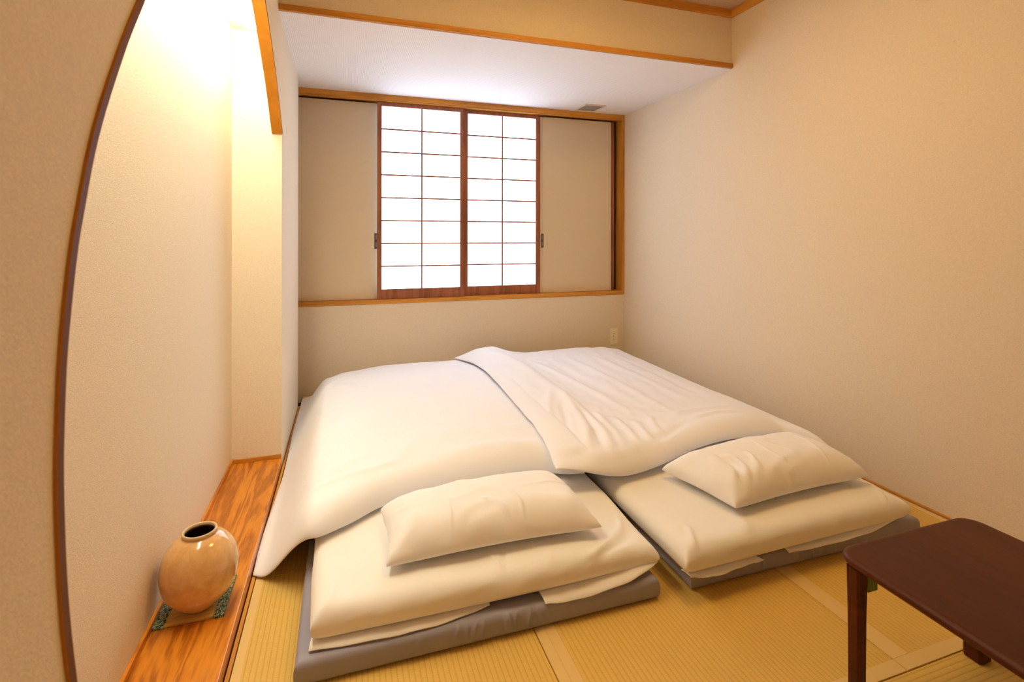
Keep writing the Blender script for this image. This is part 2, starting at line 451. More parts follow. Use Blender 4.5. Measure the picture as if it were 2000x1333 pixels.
# outlet
t = thing('wall_outlet', 'small ivory wall outlet plate low on the back wall near the right corner', 'outlet', (2.3255, YB, 0.29))
MB().box(2.286, 2.365, YB - 0.007, YB, 0.221, 0.361, 0.002).build('cover_plate', M['plastic'], t)
o = MB().box(2.303, 2.348, YB - 0.0095, YB - 0.006, 0.238, 0.344, 0.001).build('socket_insert', M['plastic'], t)
for zc in (0.262, 0.288):
    for xs in (2.317, 2.331):
        MB().box(xs, xs + 0.003, YB - 0.0101, YB - 0.009, zc - 0.006, zc + 0.006).build('socket_slot', M['plastic_dark'], o)
MB().box(2.319, 2.332, YB - 0.0101, YB - 0.009, 0.314, 0.319).build('socket_slot', M['plastic_dark'], o)

# vent
t = thing('ceiling_vent', 'small square beige vent grille in the low woven ceiling', 'vent', (2.005, 3.955, ZS))
v = MB()
x0, x1, y0, y1 = 1.908, 2.102, 3.848, 4.062
v.box(x0, x1, y0, y0 + 0.018, ZS - 0.008, ZS, 0.001); v.box(x0, x1, y1 - 0.018, y1, ZS - 0.008, ZS, 0.001)
v.box(x0, x0 + 0.018, y0 + 0.018, y1 - 0.018, ZS - 0.008, ZS, 0.001); v.box(x1 - 0.018, x1, y0 + 0.018, y1 - 0.018, ZS - 0.008, ZS, 0.001)
v.build('frame', M['vent_frame'], t)
MB().box(x0 + 0.017, x1 - 0.017, y0 + 0.017, y1 - 0.017, ZS - 0.0015, ZS).build('backing', M['gap'], t)
for i in range(12):
    yy = y0 + 0.022 + i * 0.0145
    MB().box(x0 + 0.018, x1 - 0.018, yy, yy + 0.0095, ZS - 0.006, ZS - 0.002).build('slat', M['vent_grey'], t)

# alcove lamp
t = thing('alcove_lamp', 'long glowing warm white lamp under the alcove lid at upper left', 'lamp', (-0.42, 1.95, 2.246))
MB().box(-0.465, -0.375, 1.15, 2.72, 2.226, 2.2459, 0.004).build('base', M['white_plastic'], t)
def capsule_y(xc, zc, r, y0, y1, n=20, k=6, sz=1.0):
    rings = []
    for i in range(k + 1):
        a = math.pi / 2 * (1 - i / k); rings.append((y0 + r - r * math.sin(a), r * math.cos(a) + 1e-4))
    for i in range(k + 1):
        a = math.pi / 2 * i / k; rings.append((y1 - r + r * math.sin(a), r * math.cos(a) + 1e-4))
    v = [(xc + q * math.cos(2 * math.pi * j / n), y, zc + sz * q * math.sin(2 * math.pi * j / n)) for y, q in rings for j in range(n)]
    f = [(i * n + j, i * n + (j + 1) % n, (i + 1) * n + (j + 1) % n, (i + 1) * n + j) for i in range(len(rings) - 1) for j in range(n)]
    f += [tuple(range(n)), tuple(range((len(rings) - 1) * n, len(rings) * n))]
    return v, f
v, f = capsule_y(-0.42, 2.1995, 0.040, 1.16, 2.705, sz=0.65)
link_mesh('diffuser', v, f, M['alcove_lamp'], t, True)

# room lamp (above and behind the frame)
t = thing('ceiling_lamp', 'square wooden framed ceiling lamp with warm diffuser above the tatami', 'lamp', (1.12, 1.66, ZC))
LX, LY = 1.12, 1.66
MB().box(LX - .25, LX + .25, LY - .25, LY + .25, 2.56, 2.64, 0.01).build('diffuser', M['ceil_lamp'], t)
fm = MB()
fm.box(LX - .275, LX - .25, LY - .275, LY + .275, 2.61, ZC - .001, 0.002); fm.box(LX + .25, LX + .275, LY - .275, LY + .275, 2.61, ZC - .001, 0.002)
fm.box(LX - .25, LX + .25, LY - .275, LY - .25, 2.61, ZC - .001, 0.002); fm.box(LX - .25, LX + .25, LY + .25, LY + .275, 2.61, ZC - .001, 0.002)
fm.build('frame', M['trim'], t)

# ------------------------------------------------------------------ soft goods
def prof(d, R, p): 
    q = np.clip(d / R, 0, 1); return (1 - (1 - q) ** p) ** (1.0 / p)
def interp(xs, ys): 
    xs = np.array(xs, float); ys = np.array(ys, float)
    def f(x):
        i = np.clip(np.searchsorted(xs, x) - 1, 0, len(xs) - 2)
        t = np.clip((x - xs[i]) / (xs[i + 1] - xs[i]), 0, 1)
        m = np.gradient(ys, xs); h = xs[i + 1] - xs[i]
        return ((2 * t**3 - 3 * t**2 + 1) * ys[i] + (t**3 - 2 * t**2 + t) * h * m[i] + (-2 * t**3 + 3 * t**2) * ys[i + 1] + (t**3 - t**2) * h * m[i + 1])
    return f
def nz(x, y, sx, sy, seed=0.0, ang=0.0):
    c, s = math.cos(ang), math.sin(ang)
    X = (x * c + y * s) * sx; Y = (-x * s + y * c) * sy
    out = np.empty(x.shape); it = np.nditer([X, Y, out], op_flags=[['readonly'], ['readonly'], ['writeonly']])
    for a, b, o in it: o[...] = noise.noise((float(a), float(b), seed))
    return out
def ridge(x, y, pts, amp, wid, taper=0.25):
    best = np.zeros(x.shape)
    P = catmull([tuple(p) for p in pts], 6) if len(pts) > 2 else pts
    L = 0; seg = []
    for a, b in zip(P[:-1], P[1:]):
        l = math.hypot(b[0] - a[0], b[1] - a[1]); seg.append((a, b, L, l)); L += l
    D = np.full(x.shape, 9.0); T = np.zeros(x.shape)
    for a, b, l0, l in seg:
        dx, dy = (b[0] - a[0]) / l, (b[1] - a[1]) / l
        t = np.clip((x - a[0]) * dx + (y - a[1]) * dy, 0, l)
        d = np.hypot(x - a[0] - t * dx, y - a[1] - t * dy)
        m = d < D; D = np.where(m, d, D); T = np.where(m, (l0 + t) / L, T)
    env = np.clip(np.minimum(T, 1 - T) / taper, 0, 1); env = env * env * (3 - 2 * env)
    return amp * env * np.exp(-(D / wid) ** 2)
def grid(n, m):
    s = 0.5 - 0.5 * np.cos(np.pi * np.arange(n + 1) / n); t = 0.5 - 0.5 * np.cos(np.pi * np.arange(m + 1) / m)
    # blend the clustered spacing with an even one
    s = 0.6 * s + 0.4 * np.linspace(0, 1, n + 1); t = 0.6 * t + 0.4 * np.linspace(0, 1, m + 1)
    return np.meshgrid(s, t, indexing='ij')
def axis(n, W, R, p, k=10):
    a = np.arange(k) / k * math.pi / 2
    e = R / W * (1 - np.cos(a) ** (2.0 / p))
    mid = np.linspace(R / W, 1 - R / W, n + 1 - 2 * k)
    return np.concatenate([e, mid, 1 - e[::-1]])
def soft(name, mat, parent, foot, ztop, zbot, n=90, m=90, R=(0.06, 0.06), p=2.2, mode='mul', midf=0.35, disp=None, mid=None):
    S, T = grid(n, m)
    x, y = foot(S, T)
    W0 = np.hypot(x[-1, m // 2] - x[0, m // 2], y[-1, m // 2] - y[0, m // 2]); H0 = np.hypot(x[n // 2, -1] - x[n // 2, 0], y[n // 2, -1] - y[n // 2, 0])
    S, T = np.meshgrid(axis(n, W0, R[0], p), axis(m, H0, R[1], p), indexing='ij')
    x, y = foot(S, T)
    W = np.hypot(x[-1, m // 2] - x[0, m // 2], y[-1, m // 2] - y[0, m // 2]); H = np.hypot(x[n // 2, -1] - x[n // 2, 0], y[n // 2, -1] - y[n // 2, 0])
    ds = np.minimum(S, 1 - S) * W; dt = np.minimum(T, 1 - T) * H
    a, b = prof(ds, R[0], p), prof(dt, R[1], p)
    P = a * b if mode == 'mul' else (np.minimum(a, b) if mode == 'min' else (0.45 * a * b + 0.55 * np.minimum(a, b) if mode == 'mix' else 0.75 * a * b + 0.25 * np.minimum(a, b)))
    zt, zb = ztop(x, y), zbot(x, y)
    zm = zb + (zt - zb) * midf if mid is None else mid(x, y)
    top = zm + (zt - zm) * P; bot = zm - (zm - zb) * P
    N1 = (n + 1) * (m + 1)
    V = [(float(a), float(b), float(c)) for a, b, c in zip(x.ravel(), y.ravel(), top.ravel())]
    idx = np.arange(N1).reshape(n + 1, m + 1); bidx = idx.copy()
    for i in range(1, n):
        for j in range(1, m):
            bidx[i, j] = len(V); V.append((float(x[i, j]), float(y[i, j]), float(bot[i, j])))
    F = []
    for i in range(n):
        for j in range(m):
            F.append((int(idx[i, j]), int(idx[i + 1, j]), int(idx[i + 1, j + 1]), int(idx[i, j + 1])))
            F.append((int(bidx[i, j]), int(bidx[i, j + 1]), int(bidx[i + 1, j + 1]), int(bidx[i + 1, j])))
    o = link_mesh(name, V, F, mat, parent, True)
    if disp is not None:
        me = o.data; k = len(me.vertices)
        co = np.empty(k * 3); me.vertices.foreach_get('co', co); co = co.reshape(-1, 3)
        no = np.array([v.normal[:] for v in me.vertices])
        off = np.array(parent.location[:]) if parent is not None else np.zeros(3)
        wc = co + off
        d = disp(wc[:, 0], wc[:, 1], wc[:, 2], no) * np.clip(no[:, 2] * 2 + 1.2, 0, 1)
        co = co + no * d[:, None]
        me.vertices.foreach_set('co', co.ravel()); me.update()
    return o
def quad(c00, c10, c11, c01, bow=(0, 0, 0, 0)):
    """bilinear footprint; bow pushes the front, right, back, left edge outwards (+) or inwards (-)"""
    def f(S, T):
        x = (1 - S) * (1 - T) * c00[0] + S * (1 - T) * c10[0] + S * T * c11[0] + (1 - S) * T * c01[0]
        y = (1 - S) * (1 - T) * c00[1] + S * (1 - T) * c10[1] + S * T * c11[1] + (1 - S) * T * c01[1]
        y = y - bow[0] * 4 * S * (1 - S) * (1 - T) + bow[2] * 4 * S * (1 - S) * T
        x = x + bow[1] * 4 * T * (1 - T) * S - bow[3] * 4 * T * (1 - T) * (1 - S)
        return x, y
    return f
const = lambda c: (lambda x, y: np.full(x.shape, c))
sst = lambda a, b, x: (lambda t: t * t * (3 - 2 * t))(np.clip((x - a) / (b - a), 0, 1))

# grey foam mattresses -------------------------------------------------
def foam_disp(seed):
    def d(x, y, z, no):
        front = np.clip(-no[:, 1], 0, 1)
        k = nz(x, z, 22, 8, seed) * 0.0026 * front + nz(x, y, 3, 3, seed + 4) * 0.0015
        r = np.zeros(len(x))
        rnd = random.Random(int(seed * 7))
        for i in range(12):
            xc = 0.42 + rnd.gauss(0, 0.13) if seed < 5 else 1.62 + rnd.gauss(0, 0.14); sl = rnd.uniform(-0.4, 0.5)
            r += front * rnd.uniform(0.004, 0.008) * np.exp(-((x - xc - sl * (z - 0.04)) / 0.005) ** 2) * np.exp(-((z - 0.045) / 0.03) ** 2)
        return k + r
    return d
FT = 0.071
t = thing('foam_mattress', 'flat grey foam mattress under the left futon, nearest the vase', 'mattress', (0.43, 2.6, 0.001), 'grey foam mattresses')
soft('cushion_pad', M['foam'], t, quad((-0.127, 1.452), (0.989, 1.440), (0.985, 3.70), (-0.12, 3.70), (0.0, 0, 0, 0)), const(FT), const(0.001),
     300, 90, (0.030, 0.030), 3.2, 'min', 0.5, foam_disp(1.0))
t = thing('foam_mattress', 'flat grey foam mattress under the right futon, reaching towards the table', 'mattress', (1.65, 2.6, 0.001), 'grey foam mattresses')
soft('cushion_pad', M['foam'], t, quad((1.108, 1.437), (2.195, 1.425), (2.19, 3.70), (1.11, 3.70), (0.0, 0, 0, 0)),
     lambda x, y: FT - 0.006 * np.exp(-((x - 1.55) / 0.2) ** 2) * np.exp(-((y - 1.44) / 0.1) ** 2), const(0.001),
     300, 90, (0.030, 0.030), 3.2, 'min', 0.5, foam_disp(6.0))

# cream futons ----------------------------------------------------------
def futon_disp(seed, folds):
    def d(x, y, z, no):
        up = np.clip(no[:, 2], 0, 1); side = 1 - np.abs(no[:, 2])
        k = nz(x, y, 4, 4, seed) * 0.005 + nz(x, y, 11, 3, seed + 2, 0.3) * 0.0025
        k += side * (nz(x, z, 9, 12, seed + 9, 0.5) * 0.006 + (1 - np.abs(nz(x, z, 7, 22, seed + 19, 0.35)) * 3).clip(0, 1) * 0.003)
        for pts, a, wd in folds: k += ridge(x, y, pts, a * 1.7, wd)
        return k
    return d
ZF0, ZF = 0.078, 0.165
LF = [([(0.70, 1.485), (0.80, 1.51), (0.93, 1.60), (0.99, 1.72)], 0.006, 0.010), ([(0.78, 1.485), (0.90, 1.53), (0.985, 1.60)], -0.004, 0.012),
      ([(-0.06, 1.495), (-0.04, 1.53), (-0.02, 1.60)], 0.004, 0.008), ([(0.45, 1.49), (0.46, 1.53), (0.45, 1.60)], 0.0025, 0.007),
      ([(0.48, 1.49), (0.485, 1.54), (0.50, 1.62)], -0.0025, 0.008), ([(0.62, 1.49), (0.64, 1.54)], 0.0025, 0.007)]
t = thing('futon', 'cream padded futon mattress on the left, under the pillow nearest the camera', 'futon', (0.45, 2.6, ZF0), 'cream padded futons')
def futon_top_l(x, y):
    return ZF - 0.012 * sst(0.80, 1.0, x) * sst(1.9, 1.5, y) + 0.006 * np.exp(-((x - 0.2) / 0.3) ** 2)
soft('padding', M['futon'], t, quad((-0.088, 1.488), (1.008, 1.478), (1.022, 3.74), (-0.10, 3.74), (0.008, 0.01, 0, 0.01)), futon_top_l, const(ZF0),
     240, 150, (0.06, 0.055), 2.5, 'mix', 0.45, futon_disp(2.0, LF))
# loose lip of the cover below the padding, front left and front right
def flap(name, pts_top, pts_bot, parent, mat, thick=0.0025, nn=30):
    A = catmull(pts_top, nn // (len(pts_top) - 1)); B = catmull(pts_bot, nn // (len(pts_bot) - 1))
    k = min(len(A), len(B)); A = A[:k - 1] + [A[-1]]; B = B[:k - 1] + [B[-1]]; k = len(A)
    rows = 5; V = []; 
    for layer in (0, 1):
        for i in range(k):
            for r in range(rows):
                q = r / (rows - 1)
                p = [A[i][d] * (1 - q) + B[i][d] * q for d in range(3)]
                p[2] += 0.003 * math.sin(q * math.pi) + 0.0012 * math.sin(i * 0.9) * q - layer * thick
                V.append(tuple(p))
    F = []
    h = k * rows
    for i in range(k - 1):
        for r in range(rows - 1):
            a = i * rows + r
            F.append((a, a + 1, a + rows + 1, a + rows)); F.append((a + h, a + rows + h, a + rows + 1 + h, a + 1 + h))
    for i in range(k - 1):
        for r in (0, rows - 1):
            a = i * rows + r; F.append((a, a + rows, a + rows + h, a + h))
    for i in (0, k - 1):
        for r in range(rows - 1):
            a = i * rows + r; F.append((a, a + 1, a + 1 + h, a + h))
    return link_mesh(name, V, F, mat, parent, True)
flap('cover_flap', [(0.58, 1.50, 0.083), (0.75, 1.50, 0.088), (0.90, 1.495, 0.098), (1.0, 1.50, 0.105)],
     [(0.585, 1.447, 0.074), (0.70, 1.442, 0.068), (0.88, 1.445, 0.083), (1.003, 1.475, 0.100)], t, M['futon'])
flap('cover_flap', [(-0.085, 1.53, 0.082), (0.10, 1.52, 0.082), (0.30, 1.52, 0.082), (0.42, 1.52, 0.082)],
     [(-0.092, 1.478, 0.0785), (0.10, 1.462, 0.078), (0.27, 1.464, 0.0775), (0.42, 1.49, 0.078)], t, M['futon'])
t = thing('futon', 'cream padded futon mattress on the right, under the pillow by the wall', 'futon', (1.6, 2.6, ZF0), 'cream padded futons')
RF = [([(1.10, 1.40), (1.12, 1.45), (1.16, 1.52)], 0.005, 0.010), ([(2.0, 1.42), (2.06, 1.50), (2.08, 1.58)], 0.005, 0.010),
      ([(1.33, 1.42), (1.36, 1.47), (1.36, 1.55)], 0.004, 0.02), ([(2.09, 1.40), (2.10, 1.48), (2.12, 1.56)], -0.004, 0.01)]
def futon_top_r(x, y):
    return ZF + 0.008 - 0.008 * sst(1.9, 2.1, x)
soft('padding', M['futon'], t, quad((1.060, 1.395), (2.118, 1.410), (2.15, 3.72), (1.045, 3.72), (0.0, 0.02, 0, 0.0)), futon_top_r, const(ZF0),
     240, 150, (0.06, 0.06), 2.5, 'mix', 0.45, futon_disp(12.0, RF))
flap('cover_flap', [(1.070, 1.44, 0.084), (1.16, 1.43, 0.084), (1.28, 1.44, 0.084), (1.34, 1.45, 0.084)],
     [(1.078, 1.398, 0.083), (1.17, 1.385, 0.077), (1.30, 1.402, 0.0735), (1.385, 1.405, 0.0730)], t, M['futon'])
flap('cover_flap', [(1.50, 1.46, 0.084), (1.72, 1.455, 0.086), (1.92, 1.45, 0.094), (2.10, 1.44, 0.112)],
     [(1.50, 1.406, 0.076), (1.70, 1.398, 0.0765), (1.92, 1.405, 0.080), (2.115, 1.425, 0.105)], t, M['futon'])

# duvets -------------------------------------------------------------
def base_l(x, y):          # underside of the left duvet: over the futon, then down to the floor at the left
    s = sst(-0.285, -0.105, x)
    back = sst(3.97, 3.80, y)
    z = 0.004 + (0.181 - 0.004) * s
    return np.where(y > 3.80, 0.02 + (z - 0.02) * (0.25 + 0.75 * back), z)
def front_l(x): return interp([-0.30, -0.20, -0.10, 0.0, 0.13, 0.30, 0.45, 0.62, 0.80, 0.90, 1.0], [1.985, 1.905, 1.825, 1.860, 1.950, 2.005, 2.035, 2.045, 2.025, 1.975, 1.95])(x)
def foot_l(S, T):
    xf = -0.298 + S * (0.97 + 0.298); xb = -0.292 + S * (0.97 + 0.292)
    bul = 0.012 * np.sin(T * math.pi * 3 + 0.6) * (1 - S) * (1 - T)
    x = xf * (1 - T) + xb * T - bul + 0.03 * (1 - S) ** 3 * np.sin(np.pi * T) * 0
    y0 = front_l(xf); y1 = 3.985 - 0.01 * np.sin(S * 9)
    return x, y0 + (y1 - y0) * T
def top_l(x, y):
    b = base_l(x, y)
    th = 0.030 + 0.062 * sst(-0.28, 0.0, x)
    z = b + th + 0.030 * np.exp(-((x - 0.25) / 0.55) ** 2) * np.exp(-((y - 3.0) / 0.9) ** 2)
    # heel of the crest runs from the front left corner up to the back
    z = z + 0.012 * nz(x, y, 1.6, 1.6, 31.0) + 0.004 * nz(x, y, 7, 2.4, 33.0, 0.5)
    z = z - 0.012 * sst(0.30, 0.0, y - front_l(x)) * sst(-0.1, 0.1, x)
    z = z - 0.022 * sst(3.2, 3.9, y) - 0.045 * sst(3.1, 3.9, y) * sst(0.30, -0.12, x)
    z = np.maximum(z, b + 0.02)
    for pts, a, wd in [([(0.35, 2.12), (0.62, 2.16), (0.93, 2.10)], 0.010, 0.04), ([(0.30, 2.30), (0.60, 2.36), (0.95, 2.26)], 0.006, 0.05),
                       ([(-0.16, 2.05), (-0.02, 2.12), (0.15, 2.25)], 0.006, 0.022), ([(-0.24, 2.00), (-0.05, 2.03), (0.25, 2.13)], 0.007, 0.016),
                       ([(0.05, 2.02), (0.20, 2.14), (0.33, 2.34)], 0.006, 0.03), ([(-0.20, 3.2), (0.0, 3.5), (0.3, 3.75)], 0.006, 0.05),
                       ([(-0.22, 3.5), (-0.1, 3.65), (0.05, 3.82)], 0.008, 0.035), ([(0.45, 2.75), (0.7, 2.55), (0.93, 2.5)], 0.006, 0.05),
                       ([(-0.24, 3.0), (-0.12, 3.3), (-0.02, 3.6)], 0.006, 0.03)]:
        z = z + ridge(x, y, pts, a, wd)
    return z
def fabric_disp(seed, a1=0.0012, a2=0.0006):
    def d(x, y, z, no):
        return nz(x, y + z, 14, 5, seed, 0.6) * a1 + nz(x, y + z, 30, 9, seed + 3, -0.4) * a2 + (1 - np.abs(nz(x, y + z, 3, 5, seed + 13, 0.7)) * 7).clip(0, 1) * a1 * 0.9
    return d
t = thing('duvet', 'large smooth white duvet on the left, its corner trailing onto the tatami by the alcove', 'duvet', (0.35, 3.0, 0.18), 'white duvets')
dl = soft('cover', M['duvet'], t, foot_l, top_l, base_l, 170, 200, (0.11, 0.085), 2.1, 'mul', 0.12, fabric_disp(51.0, 0.0015, 0.0005))

def front_r(x): return interp([0.78, 0.86, 1.0, 1.15, 1.30, 1.50, 1.70, 1.90, 2.02, 2.08, 2.13, 2.17, 2.22], [1.88, 1.865, 1.845, 1.855, 1.890, 1.955, 1.985, 1.985, 1.975, 1.95, 1.83, 1.76, 1.75])(x)
left_r = interp([1.75, 2.1, 2.5, 2.9, 3.3, 3.6, 3.82], [0.795, 0.845, 0.868, 0.885, 0.885, 0.860, 0.79])
right_r = interp([1.75, 2.1, 2.5, 3.0, 3.5, 3.9], [2.165, 2.215, 2.215, 2.22, 2.23, 2.20])
def foot_r(S, T):
    yl = 1.80 + (3.83 - 1.80) * T; yr = 1.80 + (3.80 - 1.80) * T
    x0 = left_r(yl); x1 = right_r(yr)
    x = x0 + (x1 - x0) * S
    yf = front_r(x0 * 1.0 + (x1 - x0) * S)
    yb = 3.83 + 0.06 * np.sin(np.pi * np.clip(S * 1.2, 0, 1)) 
    return x, yf + (yb - yf) * T
def base_r(x, y):
    over = top_l(x, y) + 0.007
    under = 0.187
    q = sst(-0.10, 0.0, y - front_l(np.minimum(x, 1.0)))
    k = q * sst(1.06, 0.96, x) + (1 - q) * 0.85 * sst(1.14, 0.80, x)
    z = under + (np.maximum(over, under) - under) * k
    z = z - 0.13 * sst(2.13, 2.235, x)
    # rises over the back edge of the right pillow
    z = z + 0.022 * np.exp(-((x - 1.75) / 0.33) ** 2) * sst(2.20, 2.0, y)
    return z
R_RIDGES = [
 ([(0.93, 3.70), (1.12, 3.30), (1.17, 2.72), (1.165, 2.35)], 0.020, 0.060),
 ([(1.144, 2.76), (0.985, 2.40), (0.86, 2.02)], 0.011, 0.024),
 ([(1.187, 2.746), (1.088, 2.21), (0.965, 1.90)], 0.016, 0.026),
 ([(1.19, 2.60), (1.14, 2.13), (1.06, 1.88)], 0.014, 0.024),
 ([(1.24, 2.40), (1.20, 2.12), (1.15, 1.92)], 0.012, 0.022),
 ([(1.30, 2.32), (1.27, 2.10), (1.22, 1.93)], 0.012, 0.020),
 ([(1.38, 2.26), (1.34, 2.10), (1.31, 1.96)], 0.010, 0.020),
 ([(1.50, 2.28), (1.43, 2.14), (1.40, 2.02)], 0.008, 0.020),
 ([(1.12, 2.55), (1.02, 2.25), (0.92, 1.98)], -0.010, 0.020),
 ([(1.17, 2.45), (1.11, 2.14), (1.02, 1.88)], -0.009, 0.018),
 ([(1.301, 3.55), (1.40, 2.80), (1.42, 2.25)], 0.010, 0.030),
 ([(1.42, 3.60), (1.50, 2.60), (1.53, 2.25)], -0.006, 0.035),
 ([(1.60, 3.66), (1.64, 2.70), (1.64, 2.15)], 0.007, 0.028),
 ([(1.78, 3.62), (1.84, 2.85), (1.86, 2.3)], 0.007, 0.030),
 ([(1.95, 3.60), (2.0, 2.9), (1.98, 2.4)], -0.006, 0.03),
 ([(1.55, 2.20), (1.75, 2.27), (2.05, 2.22)], 0.009, 0.028),
 ([(1.62, 2.12), (1.85, 2.17), (2.10, 2.05)], 0.011, 0.024),
 ([(1.70, 2.38), (1.90, 2.40), (2.12, 2.32)], 0.005, 0.022),
 ([(1.30, 1.98), (1.50, 2.06), (1.62, 2.13)], -0.010, 0.022),
 ([(0.90, 1.90), (1.10, 1.90), (1.35, 1.98)], 0.006, 0.020),
]
def top_r(x, y):
    z = 0.272 + 0.0 * x
    z = z + 0.080 * np.exp(-((x - 1.04) / 0.20) ** 2) * sst(2.2, 3.7, y)          # roll at the back left
    z = z + 0.040 * np.exp(-((x - 1.03) / 0.20) ** 2) * np.exp(-((y - 2.3) / 0.6) ** 2)
    z = z + 0.020 * np.exp(-((x - 1.90) / 0.30) ** 2) * sst(2.6, 3.6, y)
    z = z + 0.030 * np.exp(-((x - 1.80) / 0.30) ** 2) * sst(2.35, 2.0, y)
    z = z - 0.020 * sst(1.95, 2.22, x)
    z = z + 0.010 * nz(x, y, 2.2, 2.2, 71.0) + 0.006 * nz(x, y, 12, 1.6, 73.0, -0.1) * sst(2.2, 2.8, y)
    z = z + 0.0045 * nz(x, y, 26, 6, 75.0, -0.25) * np.exp(-((x - 1.2) / 0.35) ** 2) * sst(2.7, 2.2, y)
    for pts, a, wd in R_RIDGES: z = z + ridge(x, y, pts, a, wd)
    return np.maximum(z, base_r(x, y) + 0.035)
t = thing('duvet', 'rumpled white duvet on the right, overlapping the smooth duvet beside it', 'duvet', (1.5, 2.9, 0.2), 'white duvets')
dr = soft('cover', M['duvet'], t, foot_r, top_r, base_r, 200, 220, (0.10, 0.12), 2.1, 'mul', 0.22, fabric_disp(81.0, 0.0016, 0.0008))

# pillows -------------------------------------------------------------
FK = 1.6
def pillow(label, c, zb, zt, seed, folds, loc, flapside=False):
    t = thing('pillow', label, 'pillow', loc, 'white pillows')
    cx = sum(q[0] for q in c) / 4; cy = sum(q[1] for q in c) / 4
    def top(x, y):
        z = zt - 0.035 * (((x - cx) / 0.42) ** 2) - 0.030 * (((y - cy) / 0.25) ** 2)
        for pts, a, wd in folds: z = z + ridge(x, y, pts, a * FK, wd)
        return z
    def disp(x, y, z, no):
        d = nz(x, y + z, 8, 8, seed) * 0.005 + nz(x, y + z * 2, 20, 8, seed + 5, 0.5) * 0.002 + (1 - np.abs(nz(x, y + z, 5, 9, seed + 15, -0.5)) * 6).clip(0, 1) * 0.0022
        side = np.clip(-no[:, 1], 0, 1)
        return d + side * nz(x, z, 18, 10, seed + 7, 0.7) * 0.004
    soft('cover', M['pillow'], t, quad(*c, (-0.012, -0.012, -0.010, -0.012)), top, const(zb), 170, 120, (0.105, 0.10), 2.2, 'pil', 0.30, disp)
    return t
PF_L = [([(0.15, 1.58), (0.20, 1.63), (0.23, 1.72)], 0.006, 0.010), ([(0.56, 1.58), (0.57, 1.64), (0.55, 1.72)], 0.004, 0.007),
        ([(0.52, 1.59), (0.50, 1.65), (0.44, 1.70)], 0.004, 0.008), ([(0.32, 1.58), (0.33, 1.65), (0.335, 1.72)], 0.003, 0.006),
        ([(0.36, 1.60), (0.42, 1.64), (0.52, 1.66)], -0.003, 0.012), ([(0.74, 1.58), (0.76, 1.66), (0.80, 1.75)], 0.004, 0.009),
        ([(0.36, 1.86), (0.44, 1.80), (0.50, 1.72)], 0.003, 0.02)]
pillow('plump cream-white pillow on the left futon, in front of the smooth duvet', [(0.122, 1.575), (0.835, 1.560), (0.825, 1.935), (0.125, 1.905)], 0.178, 0.303, 91.0,
       PF_L, (0.48, 1.75, 0.178))
PF_R = [([(1.37, 1.52), (1.42, 1.60), (1.40, 1.72)], 0.009, 0.012), ([(1.42, 1.52), (1.48, 1.60), (1.48, 1.72)], 0.007, 0.010),
        ([(1.47, 1.53), (1.54, 1.60), (1.57, 1.70)], 0.006, 0.010), ([(1.40, 1.53), (1.45, 1.62), (1.44, 1.73)], -0.006, 0.009),
        ([(1.52, 1.53), (1.66, 1.59), (1.78, 1.61)], 0.005, 0.008), ([(1.60, 1.53), (1.74, 1.57), (1.86, 1.58)], 0.004, 0.008),
        ([(1.86, 1.52), (1.90, 1.66), (1.95, 1.80)], 0.0025, 0.006), ([(1.68, 1.52), (1.66, 1.68), (1.70, 1.85)], 0.002, 0.006)]
pillow('plump white pillow on the right futon with gathered creases, near the plain wall', [(1.350, 1.500), (2.050, 1.530), (2.062, 1.925), (1.275, 1.845)], 0.184, 0.318, 97.0,
       PF_R, (1.70, 1.72, 0.184))

# ------------------------------------------------------------------ vase on its mat
VX, VY = -0.425, 1.802
t = thing('vase_mat', 'small square rush mat with green brocade edges under the vase', 'mat', (-0.438, 1.83, ZP))
MB().box(-0.528, -0.348, 1.738, 1.928, ZP + .0002, ZP + 0.007, 0.0015).build('pad', M['tatami_x'], t)
MB().box(-0.531, -0.501, 1.735, 1.931, ZP + .0002, ZP + 0.0085, 0.001).build('brocade_edge', M['brocade'], t)
MB().box(-0.375, -0.345, 1.735, 1.931, ZP + .0002, ZP + 0.0085, 0.001).build('brocade_edge', M['brocade'], t)
t = thing('vase', 'round glossy apricot glazed vase with a narrow open mouth', 'vase', (VX, VY, ZP + 0.009))
def lathe(name, pr, mat, parent, n=64):
    V = []; F = []
    for r, z in pr:
        for j in range(n):
            a = 2 * math.pi * j / n; V.append((VX + r * math.cos(a), VY + r * math.sin(a), z + ZP + 0.009))
    for i in range(len(pr) - 1):
        for j in range(n):
            F.append((i * n + j, i * n + (j + 1) % n, (i + 1) * n + (j + 1) % n, (i + 1) * n + j))
    return V, F
body = catmull([(0.0005, 0.0), (0.036, 0.0), (0.043, 0.003), (0.067, 0.024), (0.094, 0.058), (0.1055, 0.105), (0.1035, 0.142), (0.092, 0.178), (0.072, 0.204), (0.054, 0.2175), (0.0455, 0.2215)], 5)
V, F = lathe('b', body, None, None); link_mesh('body', V, F, M['vase'], t, True)
rim = catmull([(0.0455, 0.2205), (0.0475, 0.225), (0.0480, 0.231), (0.0455, 0.234), (0.0415, 0.232), (0.040, 0.226)], 4)
V, F = lathe('r', rim, None, None); link_mesh('rim', V, F, M['vase_rim'], t, True)
ins = catmull([(0.0402, 0.2262), (0.042, 0.218), (0.066, 0.200), (0.088, 0.170), (0.099, 0.125), (0.093, 0.07), (0.06, 0.02), (0.0005, 0.008)], 4)
V, F = lathe('i', ins, None, None); link_mesh('inside', V, F, M['vase_in'], t, True)

